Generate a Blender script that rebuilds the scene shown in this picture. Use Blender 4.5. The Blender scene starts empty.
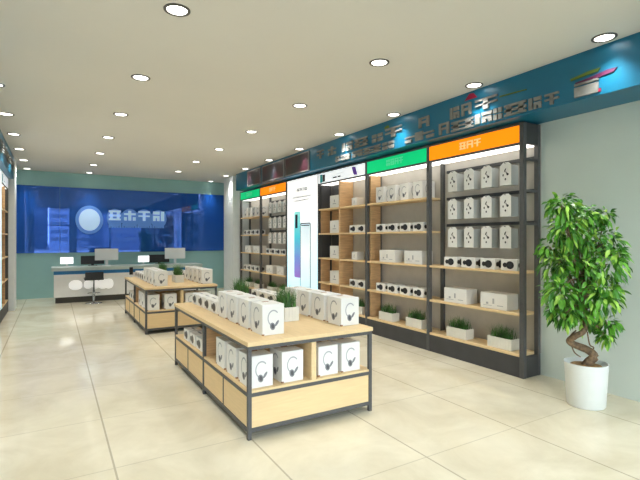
import bpy, bmesh, math, random
from mathutils import Vector, Matrix

random.seed(7)
S = bpy.context.scene
COL = S.collection
PI = math.pi

# ------------------------------------------------------------------ materials
def lin(c):
    c = c / 255.0
    return c / 12.92 if c <= 0.04045 else ((c + 0.055) / 1.055) ** 2.4

def rgba(t):
    return (lin(t[0]), lin(t[1]), lin(t[2]), 1.0)

def mat(name, rgb, rough=0.5, metal=0.0, spec=0.5, emit=None, estr=0.0, vary=0.0, vscale=8.0, stretch=(1, 1, 1)):
    m = bpy.data.materials.new(name)
    m.use_nodes = True
    nt = m.node_tree
    b = nt.nodes['Principled BSDF']
    b.inputs['Base Color'].default_value = rgba(rgb)
    b.inputs['Roughness'].default_value = rough
    b.inputs['Metallic'].default_value = metal
    b.inputs['Specular IOR Level'].default_value = spec
    if emit:
        b.inputs['Emission Color'].default_value = rgba(emit)
        b.inputs['Emission Strength'].default_value = estr
    if vary > 0:
        tc = nt.nodes.new('ShaderNodeTexCoord')
        mp = nt.nodes.new('ShaderNodeMapping')
        mp.inputs['Scale'].default_value = stretch
        nz = nt.nodes.new('ShaderNodeTexNoise')
        nz.inputs['Scale'].default_value = vscale
        nz.inputs['Detail'].default_value = 5
        rp = nt.nodes.new('ShaderNodeValToRGB')
        lo = tuple(max(0, c * (1 - vary)) for c in rgb)
        hi = tuple(min(255, c * (1 + vary)) for c in rgb)
        rp.color_ramp.elements[0].position = 0.3
        rp.color_ramp.elements[1].position = 0.7
        rp.color_ramp.elements[0].color = rgba(lo)
        rp.color_ramp.elements[1].color = rgba(hi)
        L = nt.links.new
        L(tc.outputs['Object'], mp.inputs['Vector'])
        L(mp.outputs['Vector'], nz.inputs['Vector'])
        L(nz.outputs['Fac'], rp.inputs['Fac'])
        L(rp.outputs['Color'], b.inputs['Base Color'])
    return m

M = {}
M['ceiling'] = mat('ceiling_paint', (227, 224, 217), 0.9, spec=0.1, vary=0.01, vscale=0.6)
M['teal_wall'] = mat('teal_wall_paint', (152, 192, 192), 0.7, spec=0.2, vary=0.02, vscale=1.5)
M['right_wall'] = mat('pale_green_grey_paint', (208, 218, 211), 0.75, spec=0.2, vary=0.02, vscale=1.2)
M['white_wall'] = mat('off_white_paint', (226, 232, 234), 0.8, spec=0.2, vary=0.01)
M['fascia'] = mat('teal_fascia_gloss', (16, 106, 140), 0.35, spec=0.5, vary=0.03, vscale=2)
M['steel'] = mat('dark_grey_steel', (84, 84, 84), 0.5, metal=0.0, spec=0.4, vary=0.04, vscale=20)
M['steel_dark'] = mat('charcoal_panel', (70, 70, 71), 0.55, spec=0.3, vary=0.04, vscale=6)
M['oak'] = mat('pale_oak', (226, 198, 152), 0.5, spec=0.3, vary=0.022, vscale=5, stretch=(9, 1, 9))
M['oak_x'] = mat('pale_oak_cross', (226, 198, 152), 0.5, spec=0.3, vary=0.022, vscale=5, stretch=(1, 1, 12))
M['oak_mid'] = mat('warm_oak', (200, 164, 122), 0.5, spec=0.3, vary=0.07, vscale=6, stretch=(1, 1, 9))
M['back'] = mat('taupe_back_board', (190, 184, 174), 0.7, spec=0.2, vary=0.02)
M['carton'] = mat('white_carton', (232, 231, 227), 0.5, spec=0.3, vary=0.008)
M['ink_light'] = mat('grey_print', (166, 168, 172), 0.5)
M['ink_mid'] = mat('mid_grey_print', (126, 128, 134), 0.5)
M['ink_deep'] = mat('deep_grey_print', (78, 79, 84), 0.5)
M['ink_dark'] = mat('dark_print', (38, 38, 42), 0.4)
M['lens'] = mat('black_lens_print', (26, 25, 27), 0.3, vary=0.1, vscale=30)
M['tab'] = mat('brown_kraft_tab', (150, 104, 66), 0.7)
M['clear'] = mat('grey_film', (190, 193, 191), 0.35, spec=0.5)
M['planter'] = mat('white_ribbed_ceramic', (226, 224, 214), 0.5, vary=0.02)
M['grass1'] = mat('dark_grass', (66, 112, 52), 0.5, vary=0.25, vscale=9)
M['soil'] = mat('brown_soil', (150, 118, 76), 0.9, vary=0.2, vscale=30)
M['pot'] = mat('white_glazed_pot', (226, 230, 228), 0.35, vary=0.01)
M['bark'] = mat('grey_brown_bark', (112, 92, 70), 0.8, vary=0.3, vscale=40)
M['leaf1'] = mat('leaf_mid_green', (96, 160, 50), 0.3, spec=0.5, vary=0.15, vscale=6)
M['leaf2'] = mat('leaf_dark_green', (62, 120, 40), 0.3, spec=0.5, vary=0.15, vscale=6)
M['leaf3'] = mat('leaf_lime_green', (160, 204, 84), 0.35, spec=0.5, vary=0.12, vscale=6)
M['orange'] = mat('orange_lit_sign', (255, 140, 8), 0.5, spec=0.2, emit=(255, 140, 8), estr=0.75)
M['green'] = mat('green_lit_sign', (10, 190, 118), 0.5, spec=0.2, emit=(6, 190, 115), estr=0.72)
M['pale_letter'] = mat('pale_sign_lettering', (255, 214, 150), 0.5, emit=(255, 205, 140), estr=0.35)
M['pale_letter_g'] = mat('pale_green_lettering', (90, 220, 165), 0.5, emit=(90, 220, 165), estr=0.3)
M['white_lit'] = mat('white_lit_sign', (245, 248, 250), 0.4, emit=(245, 250, 255), estr=0.55)
M['strip'] = mat('light_diffuser', (255, 255, 255), 0.4, emit=(255, 252, 246), estr=1.7)
M['lamp'] = mat('downlight_lens', (255, 255, 255), 0.4, emit=(255, 250, 240), estr=6.0)
M['ring'] = mat('grey_metal_ring', (98, 96, 92), 0.4, metal=0.3)
M['letter'] = mat('brushed_grey_letter', (132, 133, 130), 0.7, metal=0.0, spec=0.15, vary=0.06, vscale=14)
M['red'] = mat('crimson_mark', (150, 20, 60), 0.4)
M['lime'] = mat('lime_stroke', (88, 112, 34), 0.6)
M['magenta'] = mat('magenta_stroke', (84, 12, 62), 0.6)
M['frame'] = mat('bronze_frame', (128, 124, 124), 0.4)
M['counter'] = mat('pale_grey_laminate', (226, 226, 226), 0.4, vary=0.01)
M['counter_top'] = mat('grey_green_counter_top', (168, 182, 178), 0.3, vary=0.02)
M['blue_band'] = mat('blue_band', (24, 112, 172), 0.4)
M['kick'] = mat('dark_kick_plate', (66, 64, 58), 0.6)
M['black'] = mat('black_plastic', (22, 22, 26), 0.45)
M['white_plastic'] = mat('white_plastic', (206, 210, 212), 0.4)
M['tablet'] = mat('bright_tablet_face', (255, 255, 255), 0.3, emit=(255, 255, 255), estr=1.2)
M['chrome'] = mat('chrome_tube', (190, 190, 190), 0.2, metal=0.9)
M['logo_white'] = mat('white_logo', (250, 250, 250), 0.5, emit=(255, 255, 255), estr=0.25)
M['mullion'] = mat('grey_mullion', (110, 114, 116), 0.4, metal=0.3)
M['tower'] = mat('pale_concrete', (150, 156, 164), 0.8, vary=0.05)
M['tower_dark'] = mat('grey_concrete', (96, 104, 116), 0.8, vary=0.05)
M['pavement'] = mat('street_paving', (150, 148, 142), 0.9, vary=0.05)

def floor_material():
    m = bpy.data.materials.new('polished_cream_tile')
    m.use_nodes = True
    nt = m.node_tree; N = nt.nodes.new; L = nt.links.new
    b = nt.nodes['Principled BSDF']
    tc = N('ShaderNodeTexCoord')
    sep = N('ShaderNodeSeparateXYZ'); L(tc.outputs['Object'], sep.inputs[0])
    def grid(out, off):
        a = N('ShaderNodeMath'); a.operation = 'SUBTRACT'; a.inputs[1].default_value = off; L(out, a.inputs[0])
        d = N('ShaderNodeMath'); d.operation = 'DIVIDE'; d.inputs[1].default_value = 0.93; L(a.outputs[0], d.inputs[0])
        f = N('ShaderNodeMath'); f.operation = 'FRACT'; L(d.outputs[0], f.inputs[0])
        s = N('ShaderNodeMath'); s.operation = 'SUBTRACT'; s.inputs[1].default_value = 0.5; L(f.outputs[0], s.inputs[0])
        ab = N('ShaderNodeMath'); ab.operation = 'ABSOLUTE'; L(s.outputs[0], ab.inputs[0])
        g = N('ShaderNodeMath'); g.operation = 'GREATER_THAN'; L(ab.outputs[0], g.inputs[0])
        fl = N('ShaderNodeMath'); fl.operation = 'FLOOR'; L(d.outputs[0], fl.inputs[0])
        return g, fl
    gx, fx = grid(sep.outputs['X'], 0.342 - 9.3)
    gy, fy = grid(sep.outputs['Y'], 3.205 - 9.3)
    gx.inputs[1].default_value = 0.5 - 0.0068
    gy.inputs[1].default_value = 0.5 - 0.0042
    # marble clouding
    n1 = N('ShaderNodeTexNoise'); n1.inputs['Scale'].default_value = 1.7; n1.inputs['Detail'].default_value = 7; n1.inputs['Roughness'].default_value = 0.62
    n1.inputs['Distortion'].default_value = 0.6
    L(tc.outputs['Object'], n1.inputs['Vector'])
    r1 = N('ShaderNodeValToRGB')
    r1.color_ramp.elements[0].position = 0.32; r1.color_ramp.elements[0].color = rgba((208, 198, 172))
    r1.color_ramp.elements[1].position = 0.68; r1.color_ramp.elements[1].color = rgba((228, 220, 197))
    L(n1.outputs['Fac'], r1.inputs['Fac'])
    mx = N('ShaderNodeMix'); mx.data_type = 'RGBA'
    mx.inputs['B'].default_value = rgba((150, 140, 118))
    L(r1.outputs['Color'], mx.inputs['A']); 
    w = N('ShaderNodeMath'); w.operation = 'MULTIPLY'; w.inputs[1].default_value = 0.62; L(gx.outputs[0], w.inputs[0])
    w2 = N('ShaderNodeMath'); w2.operation = 'MULTIPLY'; w2.inputs[1].default_value = 0.42; L(gy.outputs[0], w2.inputs[0])
    mm = N('ShaderNodeMath'); mm.operation = 'MAXIMUM'; L(w.outputs[0], mm.inputs[0]); L(w2.outputs[0], mm.inputs[1])
    L(mm.outputs[0], mx.inputs['Factor'])
    L(mx.outputs['Result'], b.inputs['Base Color'])
    b.inputs['Roughness'].default_value = 0.09
    b.inputs['Specular IOR Level'].default_value = 0.32
    return m
M['floor'] = floor_material()

def glass_material():
    m = bpy.data.materials.new('clear_shop_glass')
    m.use_nodes = True
    nt = m.node_tree; nt.nodes.clear()
    N = nt.nodes.new; L = nt.links.new
    o = N('ShaderNodeOutputMaterial'); mix = N('ShaderNodeMixShader'); t = N('ShaderNodeBsdfTransparent'); g = N('ShaderNodeBsdfGlossy'); f = N('ShaderNodeFresnel')
    t.inputs['Color'].default_value = (0.93, 0.96, 0.97, 1)
    g.inputs['Roughness'].default_value = 0.02
    f.inputs['IOR'].default_value = 1.45
    L(f.outputs[0], mix.inputs[0]); L(t.outputs[0], mix.inputs[1]); L(g.outputs[0], mix.inputs[2]); L(mix.outputs[0], o.inputs[0])
    return m
M['glass'] = glass_material()

def blue_glass_material():
    m = bpy.data.materials.new('blue_back_painted_glass')
    m.use_nodes = True
    nt = m.node_tree; nt.nodes.clear()
    N = nt.nodes.new; L = nt.links.new
    o = N('ShaderNodeOutputMaterial')
    b = N('ShaderNodeBsdfPrincipled')
    b.inputs['Base Color'].default_value = rgba((32, 86, 172))
    b.inputs['Roughness'].default_value = 0.015
    b.inputs['Specular IOR Level'].default_value = 0.6
    g = N('ShaderNodeBsdfGlossy'); g.inputs['Color'].default_value = rgba((70, 130, 255)); g.inputs['Roughness'].default_value = 0.012
    mix = N('ShaderNodeMixShader'); mix.inputs[0].default_value = 0.2
    L(b.outputs[0], mix.inputs[1]); L(g.outputs[0], mix.inputs[2]); L(mix.outputs[0], o.inputs[0])
    return m
M['blue_glass'] = blue_glass_material()

def gradient_mat(name, stops, estr=0.5):
    """vertical colour gradient printed on a picture, along the object's local Z from 0 to 1 m times a height scale"""
    m = bpy.data.materials.new(name)
    m.use_nodes = True
    nt = m.node_tree; N = nt.nodes.new; L = nt.links.new
    b = nt.nodes['Principled BSDF']
    tc = N('ShaderNodeTexCoord'); sep = N('ShaderNodeSeparateXYZ'); rp = N('ShaderNodeValToRGB')
    L(tc.outputs['Generated'], sep.inputs[0]); L(sep.outputs['Z'], rp.inputs['Fac'])
    el = rp.color_ramp.elements
    while len(el) < len(stops): el.new(0.5)
    for e, (p, c) in zip(el, stops):
        e.position = p; e.color = rgba(c)
    L(rp.outputs['Color'], b.inputs['Base Color']); L(rp.outputs['Color'], b.inputs['Emission Color'])
    b.inputs['Emission Strength'].default_value = estr
    b.inputs['Roughness'].default_value = 0.35
    return m
M['poster'] = gradient_mat('printed_poster_film', [(0.0, (190, 232, 246)), (0.5, (226, 244, 250)), (0.75, (252, 253, 254)), (1.0, (255, 255, 255))], 0.62)
M['phone_back'] = gradient_mat('phone_rainbow_print', [(0.0, (150, 110, 205)), (0.3, (120, 150, 225)), (0.62, (80, 205, 225)), (1.0, (150, 230, 225))], 0.4)
M['phone_front'] = gradient_mat('phone_screen_print', [(0.0, (196, 232, 250)), (0.6, (240, 248, 252)), (1.0, (205, 228, 238))], 0.5)
M['phone_teal'] = mat('teal_phone_print', (30, 150, 150), 0.4, emit=(30, 150, 150), estr=0.2)
M['phone_purple'] = mat('purple_phone_print', (98, 62, 160), 0.4, emit=(98, 62, 160), estr=0.2)
def dark_screen():
    m = bpy.data.materials.new('dark_picture_screen')
    m.use_nodes = True
    nt = m.node_tree; N = nt.nodes.new; L = nt.links.new
    b = nt.nodes['Principled BSDF']
    tc = N('ShaderNodeTexCoord'); nz = N('ShaderNodeTexNoise'); nz.inputs['Scale'].default_value = 1.6; nz.inputs['Detail'].default_value = 3
    rp = N('ShaderNodeValToRGB')
    rp.color_ramp.elements[0].position = 0.4; rp.color_ramp.elements[0].color = rgba((26, 42, 48))
    rp.color_ramp.elements[1].position = 0.62; rp.color_ramp.elements[1].color = rgba((66, 26, 38))
    L(tc.outputs['Object'], nz.inputs['Vector']); L(nz.outputs['Fac'], rp.inputs['Fac']); L(rp.outputs['Color'], b.inputs['Base Color'])
    b.inputs['Roughness'].default_value = 0.3
    return m
M['dark_screen'] = dark_screen()

def soft_glow(name, strength):
    """frosted back-lit sign face: even glow; the dim one also paints a halo around the marks"""
    m = bpy.data.materials.new(name)
    m.use_nodes = True
    nt = m.node_tree
    b = nt.nodes['Principled BSDF']
    b.inputs['Base Color'].default_value = rgba((226, 238, 250))
    b.inputs['Emission Color'].default_value = rgba((216, 234, 255))
    b.inputs['Emission Strength'].default_value = strength
    b.inputs['Roughness'].default_value = 0.5
    return m
M['opal'] = soft_glow('opal_acrylic_lit', 0.34)
M['line_and_halo'] = soft_glow('opal_line_and_painted_halo', 0.16)
for k, c in (('opal', (176, 206, 240)), ('line_and_halo', (90, 140, 215))):
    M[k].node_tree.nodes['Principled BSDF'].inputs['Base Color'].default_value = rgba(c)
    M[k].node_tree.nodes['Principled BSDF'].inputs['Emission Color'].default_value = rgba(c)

# ------------------------------------------------------------------ mesh helpers
class MB:
    def __init__(self):
        self.bm = bmesh.new(); self.mi = 0
    def _setmat(self, faces):
        for f in faces: f.material_index = self.mi
    def box(self, x0, x1, y0, y1, z0, z1, bev=0.0):
        b = bmesh.new()
        bmesh.ops.create_cube(b, size=1.0)
        bmesh.ops.scale(b, vec=(x1 - x0, y1 - y0, z1 - z0), verts=b.verts)
        bmesh.ops.translate(b, vec=((x0 + x1) / 2, (y0 + y1) / 2, (z0 + z1) / 2), verts=b.verts)
        if bev > 0:
            bmesh.ops.bevel(b, geom=list(b.edges), offset=bev, segments=2, profile=0.6, affect='EDGES')
        self.merge(b); return self
    def merge(self, b):
        vm = {v: self.bm.verts.new(v.co) for v in b.verts}
        for f in b.faces:
            try:
                nf = self.bm.faces.new([vm[v] for v in f.verts]); nf.material_index = self.mi; nf.smooth = f.smooth
            except ValueError: pass
        b.free()
    def poly(self, pts, thick=None, n=None):
        """flat polygon; with thick, extruded along n"""
        vs = [self.bm.verts.new(p) for p in pts]
        f = self.bm.faces.new(vs); f.material_index = self.mi
        if thick:
            off = Vector(n) * thick
            v2 = [self.bm.verts.new(Vector(p) + off) for p in pts]
            f2 = self.bm.faces.new(list(reversed(v2))); f2.material_index = self.mi
            k = len(vs)
            for i in range(k):
                q = self.bm.faces.new([vs[i], v2[i], v2[(i + 1) % k], vs[(i + 1) % k]]); q.material_index = self.mi
        return self
    def lathe(self, prof, cx=0, cy=0, seg=28, smooth=True):
        rings = []
        for r, z in prof:
            if r < 1e-6: rings.append([self.bm.verts.new((cx, cy, z))])
            else: rings.append([self.bm.verts.new((cx + r * math.cos(2 * PI * i / seg), cy + r * math.sin(2 * PI * i / seg), z)) for i in range(seg)])
        for a, b in zip(rings, rings[1:]):
            for i in range(seg):
                j = (i + 1) % seg
                if len(a) == 1 and len(b) == 1: continue
                if len(a) == 1: f = [a[0], b[j], b[i]]
                elif len(b) == 1: f = [a[i], a[j], b[0]]
                else: f = [a[i], a[j], b[j], b[i]]
                q = self.bm.faces.new(f); q.material_index = self.mi; q.smooth = smooth
        return self
    def tube(self, pts, rad, seg=8):
        pts = [Vector(p) for p in pts]
        rr = rad if isinstance(rad, (list, tuple)) else [rad] * len(pts)
        rings = []; up = Vector((0.31, 0.22, 0.92)).normalized()
        for i, p in enumerate(pts):
            t = (pts[min(i + 1, len(pts) - 1)] - pts[max(i - 1, 0)]).normalized()
            a = t.cross(up)
            if a.length < 1e-3: a = t.cross(Vector((1, 0, 0)))
            a.normalize(); b = t.cross(a)
            rings.append([self.bm.verts.new(p + (a * math.cos(2 * PI * k / seg) + b * math.sin(2 * PI * k / seg)) * rr[i]) for k in range(seg)])
        for A, B in zip(rings, rings[1:]):
            for k in range(seg):
                q = self.bm.faces.new([A[k], A[(k + 1) % seg], B[(k + 1) % seg], B[k]]); q.smooth = True; q.material_index = self.mi
        for R in (rings[0], rings[-1]):
            f = self.bm.faces.new(R); f.material_index = self.mi
        return self
    def build(self, name, mats, parent=None, loc=None, rotz=None):
        bmesh.ops.recalc_face_normals(self.bm, faces=self.bm.faces)
        me = bpy.data.meshes.new(name)
        self.bm.to_mesh(me); self.bm.free()
        for m in (mats if isinstance(mats, (list, tuple)) else [mats]): me.materials.append(M[m] if isinstance(m, str) else m)
        o = bpy.data.objects.new(name, me); COL.objects.link(o)
        if parent: o.parent = parent
        if loc: o.location = loc
        if rotz is not None: o.rotation_euler = (0, 0, rotz)
        return o

def tag(o, label, cat, group=None):
    o['label'] = label; o['category'] = cat
    if group: o['group'] = group
    return o
def thing(name, label, cat, loc=(0, 0, 0), rotz=0, group=None):
    o = bpy.data.objects.new(name, None); COL.objects.link(o)
    o.empty_display_size = 0.1
    o.location = loc; o.rotation_euler = (0, 0, rotz)
    return tag(o, label, cat, group)
def struct(o):
    o['kind'] = 'structure'; return o
def box(name, m, x0, x1, y0, y1, z0, z1, parent=None, bev=0.0):
    return MB().box(x0, x1, y0, y1, z0, z1, bev).build(name, m, parent)
CH = {}
def kids(o): return [c for c in bpy.data.objects if c.parent == o]
_kid_cache = {}
def dup(root, loc, rotz=0.0, label=None, group=None):
    if root.name not in _kid_cache:
        _kid_cache[root.name] = [(k, kids(k)) for k in kids(root)]
    r = root.copy(); COL.objects.link(r); r.location = loc; r.rotation_euler = (0, 0, rotz)
    if label: r['label'] = label
    if group: r['group'] = group
    for k, gs in _kid_cache[root.name]:
        c = k.copy(); COL.objects.link(c); c.parent = r
        for g in gs:
            d = g.copy(); COL.objects.link(d); d.parent = c
    return r
ORD = ['first', 'second', 'third', 'fourth', 'fifth', 'sixth', 'seventh', 'eighth', 'ninth', 'tenth']

# first use moves the prototype itself, later uses copy it
_used = {}
def place(proto, loc, rotz, label, group):
    if proto.name not in _used:
        _kid_cache[proto.name] = [(k, kids(k)) for k in kids(proto)]
        _used[proto.name] = 1
        proto.location = loc; proto.rotation_euler = (0, 0, rotz); proto['label'] = label; proto['group'] = group
        return proto
    return dup(proto, loc, rotz, label, group)

# ------------------------------------------------------------------ room
HC = 3.207                       # ceiling height
XR, XL, YB, YF = 4.625, -1.12, 13.32, -1.25
struct(box('floor', 'floor', XL - 0.1, XR + 0.1, YF - 0.1, YB + 0.1, -0.12, 0.0))
struct(box('ceiling', 'ceiling', XL - 0.1, XR + 0.1, YF - 0.1, YB + 0.1, HC, HC + 0.12))
struct(box('wall_back', 'teal_wall', XL - 0.1, XR + 0.1, YB, YB + 0.12, 0, HC))
struct(box('wall_right', 'right_wall', XR, XR + 0.12, YF, YB, 0, HC))
struct(box('wall_left', 'white_wall', XL - 0.12, XL, YF, YB, 0, HC))
# shop front behind the viewer
mb = MB()
mb.box(XL - 0.1, -0.95, YF - 0.12, YF, 0, HC); mb.box(4.45, XR + 0.1, YF - 0.12, YF, 0, HC)
mb.box(0.78, 1.02, YF - 0.12, YF, 0, HC); mb.box(-0.95, 0.78, YF - 0.12, YF, HC - 0.06, HC); mb.box(1.02, 4.45, YF - 0.12, YF, 2.95, HC)
struct(mb.build('wall_front', 'white_wall'))
for n, (a, b, top) in enumerate(((-0.95, 0.78, HC - 0.06), (1.02, 4.45, 2.95)), 1):
    w = struct(MB().box(a, b, YF - 0.07, YF - 0.055, 0.02, top).build('window_%d' % n, 'glass'))
    fr = MB()
    fr.box(a, a + 0.05, YF - 0.09, YF - 0.03, 0, top); fr.box(b - 0.05, b, YF - 0.09, YF - 0.03, 0, top); fr.box(a, b, YF - 0.09, YF - 0.03, 0, 0.06)
    fr.box(a, b, YF - 0.09, YF - 0.03, 2.2, 2.25)
    if n == 2: fr.box(2.7, 2.76, YF - 0.09, YF - 0.03, 0, top)
    fr.build('window_frame', 'mullion', w)
# street and towers outside, mirrored in the blue glass
struct(box('ground_outside', 'pavement', -60, 60, -140, YF - 0.13, -0.3, -0.14))
for x0, x1, y, h, mm in ((-7, -3.6, -52, 9, 'tower'), (-3.2, -0.9, -60, 13, 'tower_dark'), (-0.6, 1.9, -48, 8, 'tower'), (2.2, 5.4, -66, 15, 'tower'), (6.2, 11, -44, 22, 'tower_dark'), (12, 19, -60, 30, 'tower'), (-16, -9, -62, 16, 'tower_dark'), (3.5, 30, -84, 26, 'tower_dark')):  # last wide tower added to cover a bright sky gap in the reflection
    tb = MB().box(x0, x1, y - 6, y, -0.2, h)
    tb.mi = 1
    k = 1.2
    while k < h - 0.6:
        tb.box(x0 + 0.2, x1 - 0.2, y - 0.02, y + 0.03, k, k + 0.5); k += 1.1
    struct(tb.build('building_outside', [mm, 'mullion']))

# fascias (box beams over the shelves) and end pilasters
FX, FB = 4.153, 2.772
struct(box('trim_1', 'fascia', FX, XR - 0.001, YF + 0.001, 11.36, FB, HC - 0.001))
struct(box('trim_2', 'fascia', XL + 0.001, -0.718, YF + 0.001, 11.27, FB - 0.03, HC - 0.001))
struct(box('wall_pier_right', 'white_wall', FX, XR - 0.001, 11.6, 12.35, 0, HC - 0.001))
struct(box('wall_pier_left', 'white_wall', XL + 0.001, -0.705, 11.3, 11.8, 0, HC - 0.001))
# blue glass wall panel in three sheets
bp = thing('blue_glass_panel', 'long glossy blue glass panel across the teal back wall', 'wall panel', (0, YB - 0.001, 0))
for a, b in ((-0.84, 0.13), (0.135, 3.33), (3.335, 4.56)):
    MB().box(a, b, -0.022, 0, 1.14, 2.83).build('glass_sheet', 'blue_glass', bp)

# glyph strokes: made-up characters from bars (unreadable in the photo)
TEMPL = [
    [(0, .82, 1, 1), (.38, 0, .62, .82), (0, .4, 1, .56)],
    [(0, 0, .25, 1), (.75, 0, 1, 1), (.25, .4, .75, .6), (.25, .82, .75, 1)],
    [(0, .8, 1, 1), (0, .38, 1, .58), (0, 0, 1, .18), (.1, .18, .34, .8), (.66, .18, .9, .8)],
    [(0, .6, .42, 1), (.55, .6, 1, 1), (0, 0, .42, .46), (.55, 0, 1, .46)],
    [(.38, 0, .64, 1), (0, .55, .38, .75), (.64, .55, 1, .75), (0, 0, .25, .35), (.76, 0, 1, .35)],
    [(0, 0, .3, 1), (.42, .68, 1, 1), (.42, .3, 1, .55), (.42, 0, .66, .3), (.78, 0, 1, .3)],
]
def glyph_bars(t, y0, y1, z0, z1):
    for a, b, c, d in TEMPL[t % len(TEMPL)]:
        yield (y1 - (y1 - y0) * c, y1 - (y1 - y0) * a, z0 + (z1 - z0) * b, z0 + (z1 - z0) * d)

ROW1 = [(6.852, 7.086, 2.95, 3.10), (6.452, 6.699, 2.953, 3.10), (5.948, 6.254, 2.943, 3.085), (5.546, 5.895, 2.947, 3.08), (5.181, 5.433, 2.947, 3.06), (4.76, 5.12, 2.95, 3.085), (4.234, 4.423, 2.955, 3.085), (3.56, 3.70, 2.945, 3.08), (3.74, 3.879, 2.945, 3.08), (3.207, 3.503, 2.95, 3.075)]
ROW2 = [(6.164, 6.452, 2.805, 2.90), (5.689, 6.164, 2.805, 2.90), (5.225, 5.662, 2.80, 2.90), (4.927, 5.181, 2.798, 2.90), (4.153, 4.697, 2.80, 2.91), (3.895, 4.06, 2.79, 2.93), (3.524, 3.86, 2.79, 2.905), (3.272, 3.503, 2.80, 2.915), (3.144, 3.25, 2.795, 2.92), (2.859, 3.115, 2.80, 2.92), (2.695, 2.829, 2.80, 2.915), (2.515, 2.657, 2.80, 2.91)]
sg = thing('fascia_lettering', 'two rows of raised grey characters along the long teal fascia', 'sign lettering', (FX, 4.6, FB))
for i, (y0, y1, z0, z1) in enumerate(ROW1 + ROW2):
    m = MB()
    for a, b, c, d in glyph_bars([0, 4, 5, 2, 3, 0, 1, 1, 5, 0, 3, 5, 2, 3, 4, 1, 2, 5, 3, 2, 5, 0][i], y0, y1, z0, z1):
        m.box(-0.018, -0.0005, a - 4.6, b - 4.6, c - FB, d - FB)
    m.build('character', 'letter', sg)
# the isolated block and the coloured marks
bk = thing('fascia_emblem', 'grey block emblem with lime and magenta strokes, alone near the fascia end above the plant', 'sign emblem', (FX, 2.26, 2.8))
MB().box(-0.018, -0.0005, -0.105, 0.105, 0.0, 0.09).box(-0.018, -0.0005, -0.105, 0.105, 0.105, 0.125).build('block', 'letter', bk)
def stroke(name, m, parent, pts, org):
    MB().poly([(-0.0005, y - org[0], z - org[1]) for y, z in pts], 0.008, (-1, 0, 0)).build(name, m, parent)
stroke('lime_stroke', 'lime', bk, [(2.40, 2.968), (2.16, 2.985), (2.14, 3.012), (2.24, 3.012), (2.41, 2.988)], (2.26, 2.8))
stroke('magenta_stroke', 'magenta', bk, [(2.36, 2.925), (2.16, 2.93), (2.03, 2.943), (2.0, 2.972), (2.08, 2.975), (2.2, 2.955), (2.36, 2.94)], (2.26, 2.8))
stroke('red_dot', 'red', bk, [(2.165, 2.80), (2.135, 2.80), (2.135, 2.83), (2.165, 2.83)], (2.26, 2.8))
stroke('crimson_mark', 'red', sg, [(3.66, 3.115), (3.48, 3.115), (3.53, 3.175), (3.59, 3.18)], (4.6, FB))
stroke('lime_tick', 'lime', sg, [(3.18, 3.03), (2.86, 3.02), (2.86, 3.03), (3.18, 3.045)], (4.6, FB))
stroke('lime_tick', 'lime', sg, [(5.15, 3.10), (5.03, 3.10), (5.06, 3.14), (5.13, 3.13)], (4.6, FB))

# three framed dark pictures on the far end of the fascia
for k, (y0, y1) in enumerate(((9.67, 10.5), (8.43, 9.57), (7.37, 8.37))):
    t = thing('framed_screen', ['dark framed picture on the teal fascia, the small one at its far end', 'dark framed picture on the teal fascia, middle of three', 'dark maroon framed picture on the teal fascia, next to the grey characters'][k], 'picture', (FX, (y0 + y1) / 2, 2.79), 0, 'dark pictures on the fascia')
    w = (y1 - y0) / 2; h = 0.37
    MB().box(-0.022, -0.0005, -w + 0.02, w - 0.02, 0.02, h - 0.02).build('picture', 'dark_screen', t)
    f = MB(); f.box(-0.03, -0.0005, -w, -w + 0.022, 0, h); f.box(-0.03, -0.0005, w - 0.022, w, 0, h); f.box(-0.03, -0.0005, -w + 0.022, w - 0.022, 0, 0.02); f.box(-0.03, -0.0005, -w + 0.022, w - 0.022, h - 0.02, h)
    f.build('frame', 'frame', t)
# lettering on the opposite fascia (only a sliver seen)
t = thing('fascia_lettering', 'faint grey characters on the teal fascia of the opposite shelf wall', 'sign lettering', (-0.718, 9.8, 2.75))
for k in range(7):
    m = MB()
    for a, b, c, d in glyph_bars(k + 2, -1.3 + k * 0.38, -1.02 + k * 0.38, 0.12 + 0.03 * (k % 3), 0.3):
        m.box(0.0005, 0.018, a, b, c, d)
    m.build('character', 'letter', t)

# ------------------------------------------------------------------ products
def ring_pts(cx, cz, r0, r1, rz, a0, a1, n=18):
    out = []
    for i in range(n + 1):
        a = a0 + (a1 - a0) * i / n; out.append((cx + r1 * math.cos(a), cz + r1 * rz * math.sin(a)))
    inn = []
    for i in range(n + 1):
        a = a1 - (a1 - a0) * i / n; inn.append((cx + r0 * math.cos(a), cz + r0 * rz * math.sin(a)))
    return out, inn
def headphone_print(mb, W, H, to3):
    """head band arc and two ear cups, drawn in a face W x H with to3(u, v, depth)"""
    o, i = ring_pts(W * 0.5, H * 0.55, W * 0.225, W * 0.27, 1.28, PI * 0.22, PI * 1.32)
    n = len(o)
    mb.mi = 0
    for k in range(n - 1):
        mb.poly([to3(*o[k], 0.0006), to3(*o[k + 1], 0.0006), to3(*i[n - 2 - k], 0.0006), to3(*i[n - 1 - k], 0.0006)])
    def ell(cx, cz, a, b, rot, d):
        pts = []
        for k in range(16):
            t = 2 * PI * k / 16; x = a * math.cos(t); z = b * math.sin(t)
            pts.append(to3(cx + x * math.cos(rot) - z * math.sin(rot), cz + x * math.sin(rot) + z * math.cos(rot), d))
        mb.poly(pts)
    mb.mi = 1
    ell(W * 0.46, H * 0.28, W * 0.12, H * 0.125, 0.25, 0.0008)
    ell(W * 0.66, H * 0.37, W * 0.055, H * 0.115, -0.6, 0.0008)
    mb.mi = 2
    ell(W * 0.47, H * 0.28, W * 0.07, H * 0.08, 0.25, 0.0011)

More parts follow.
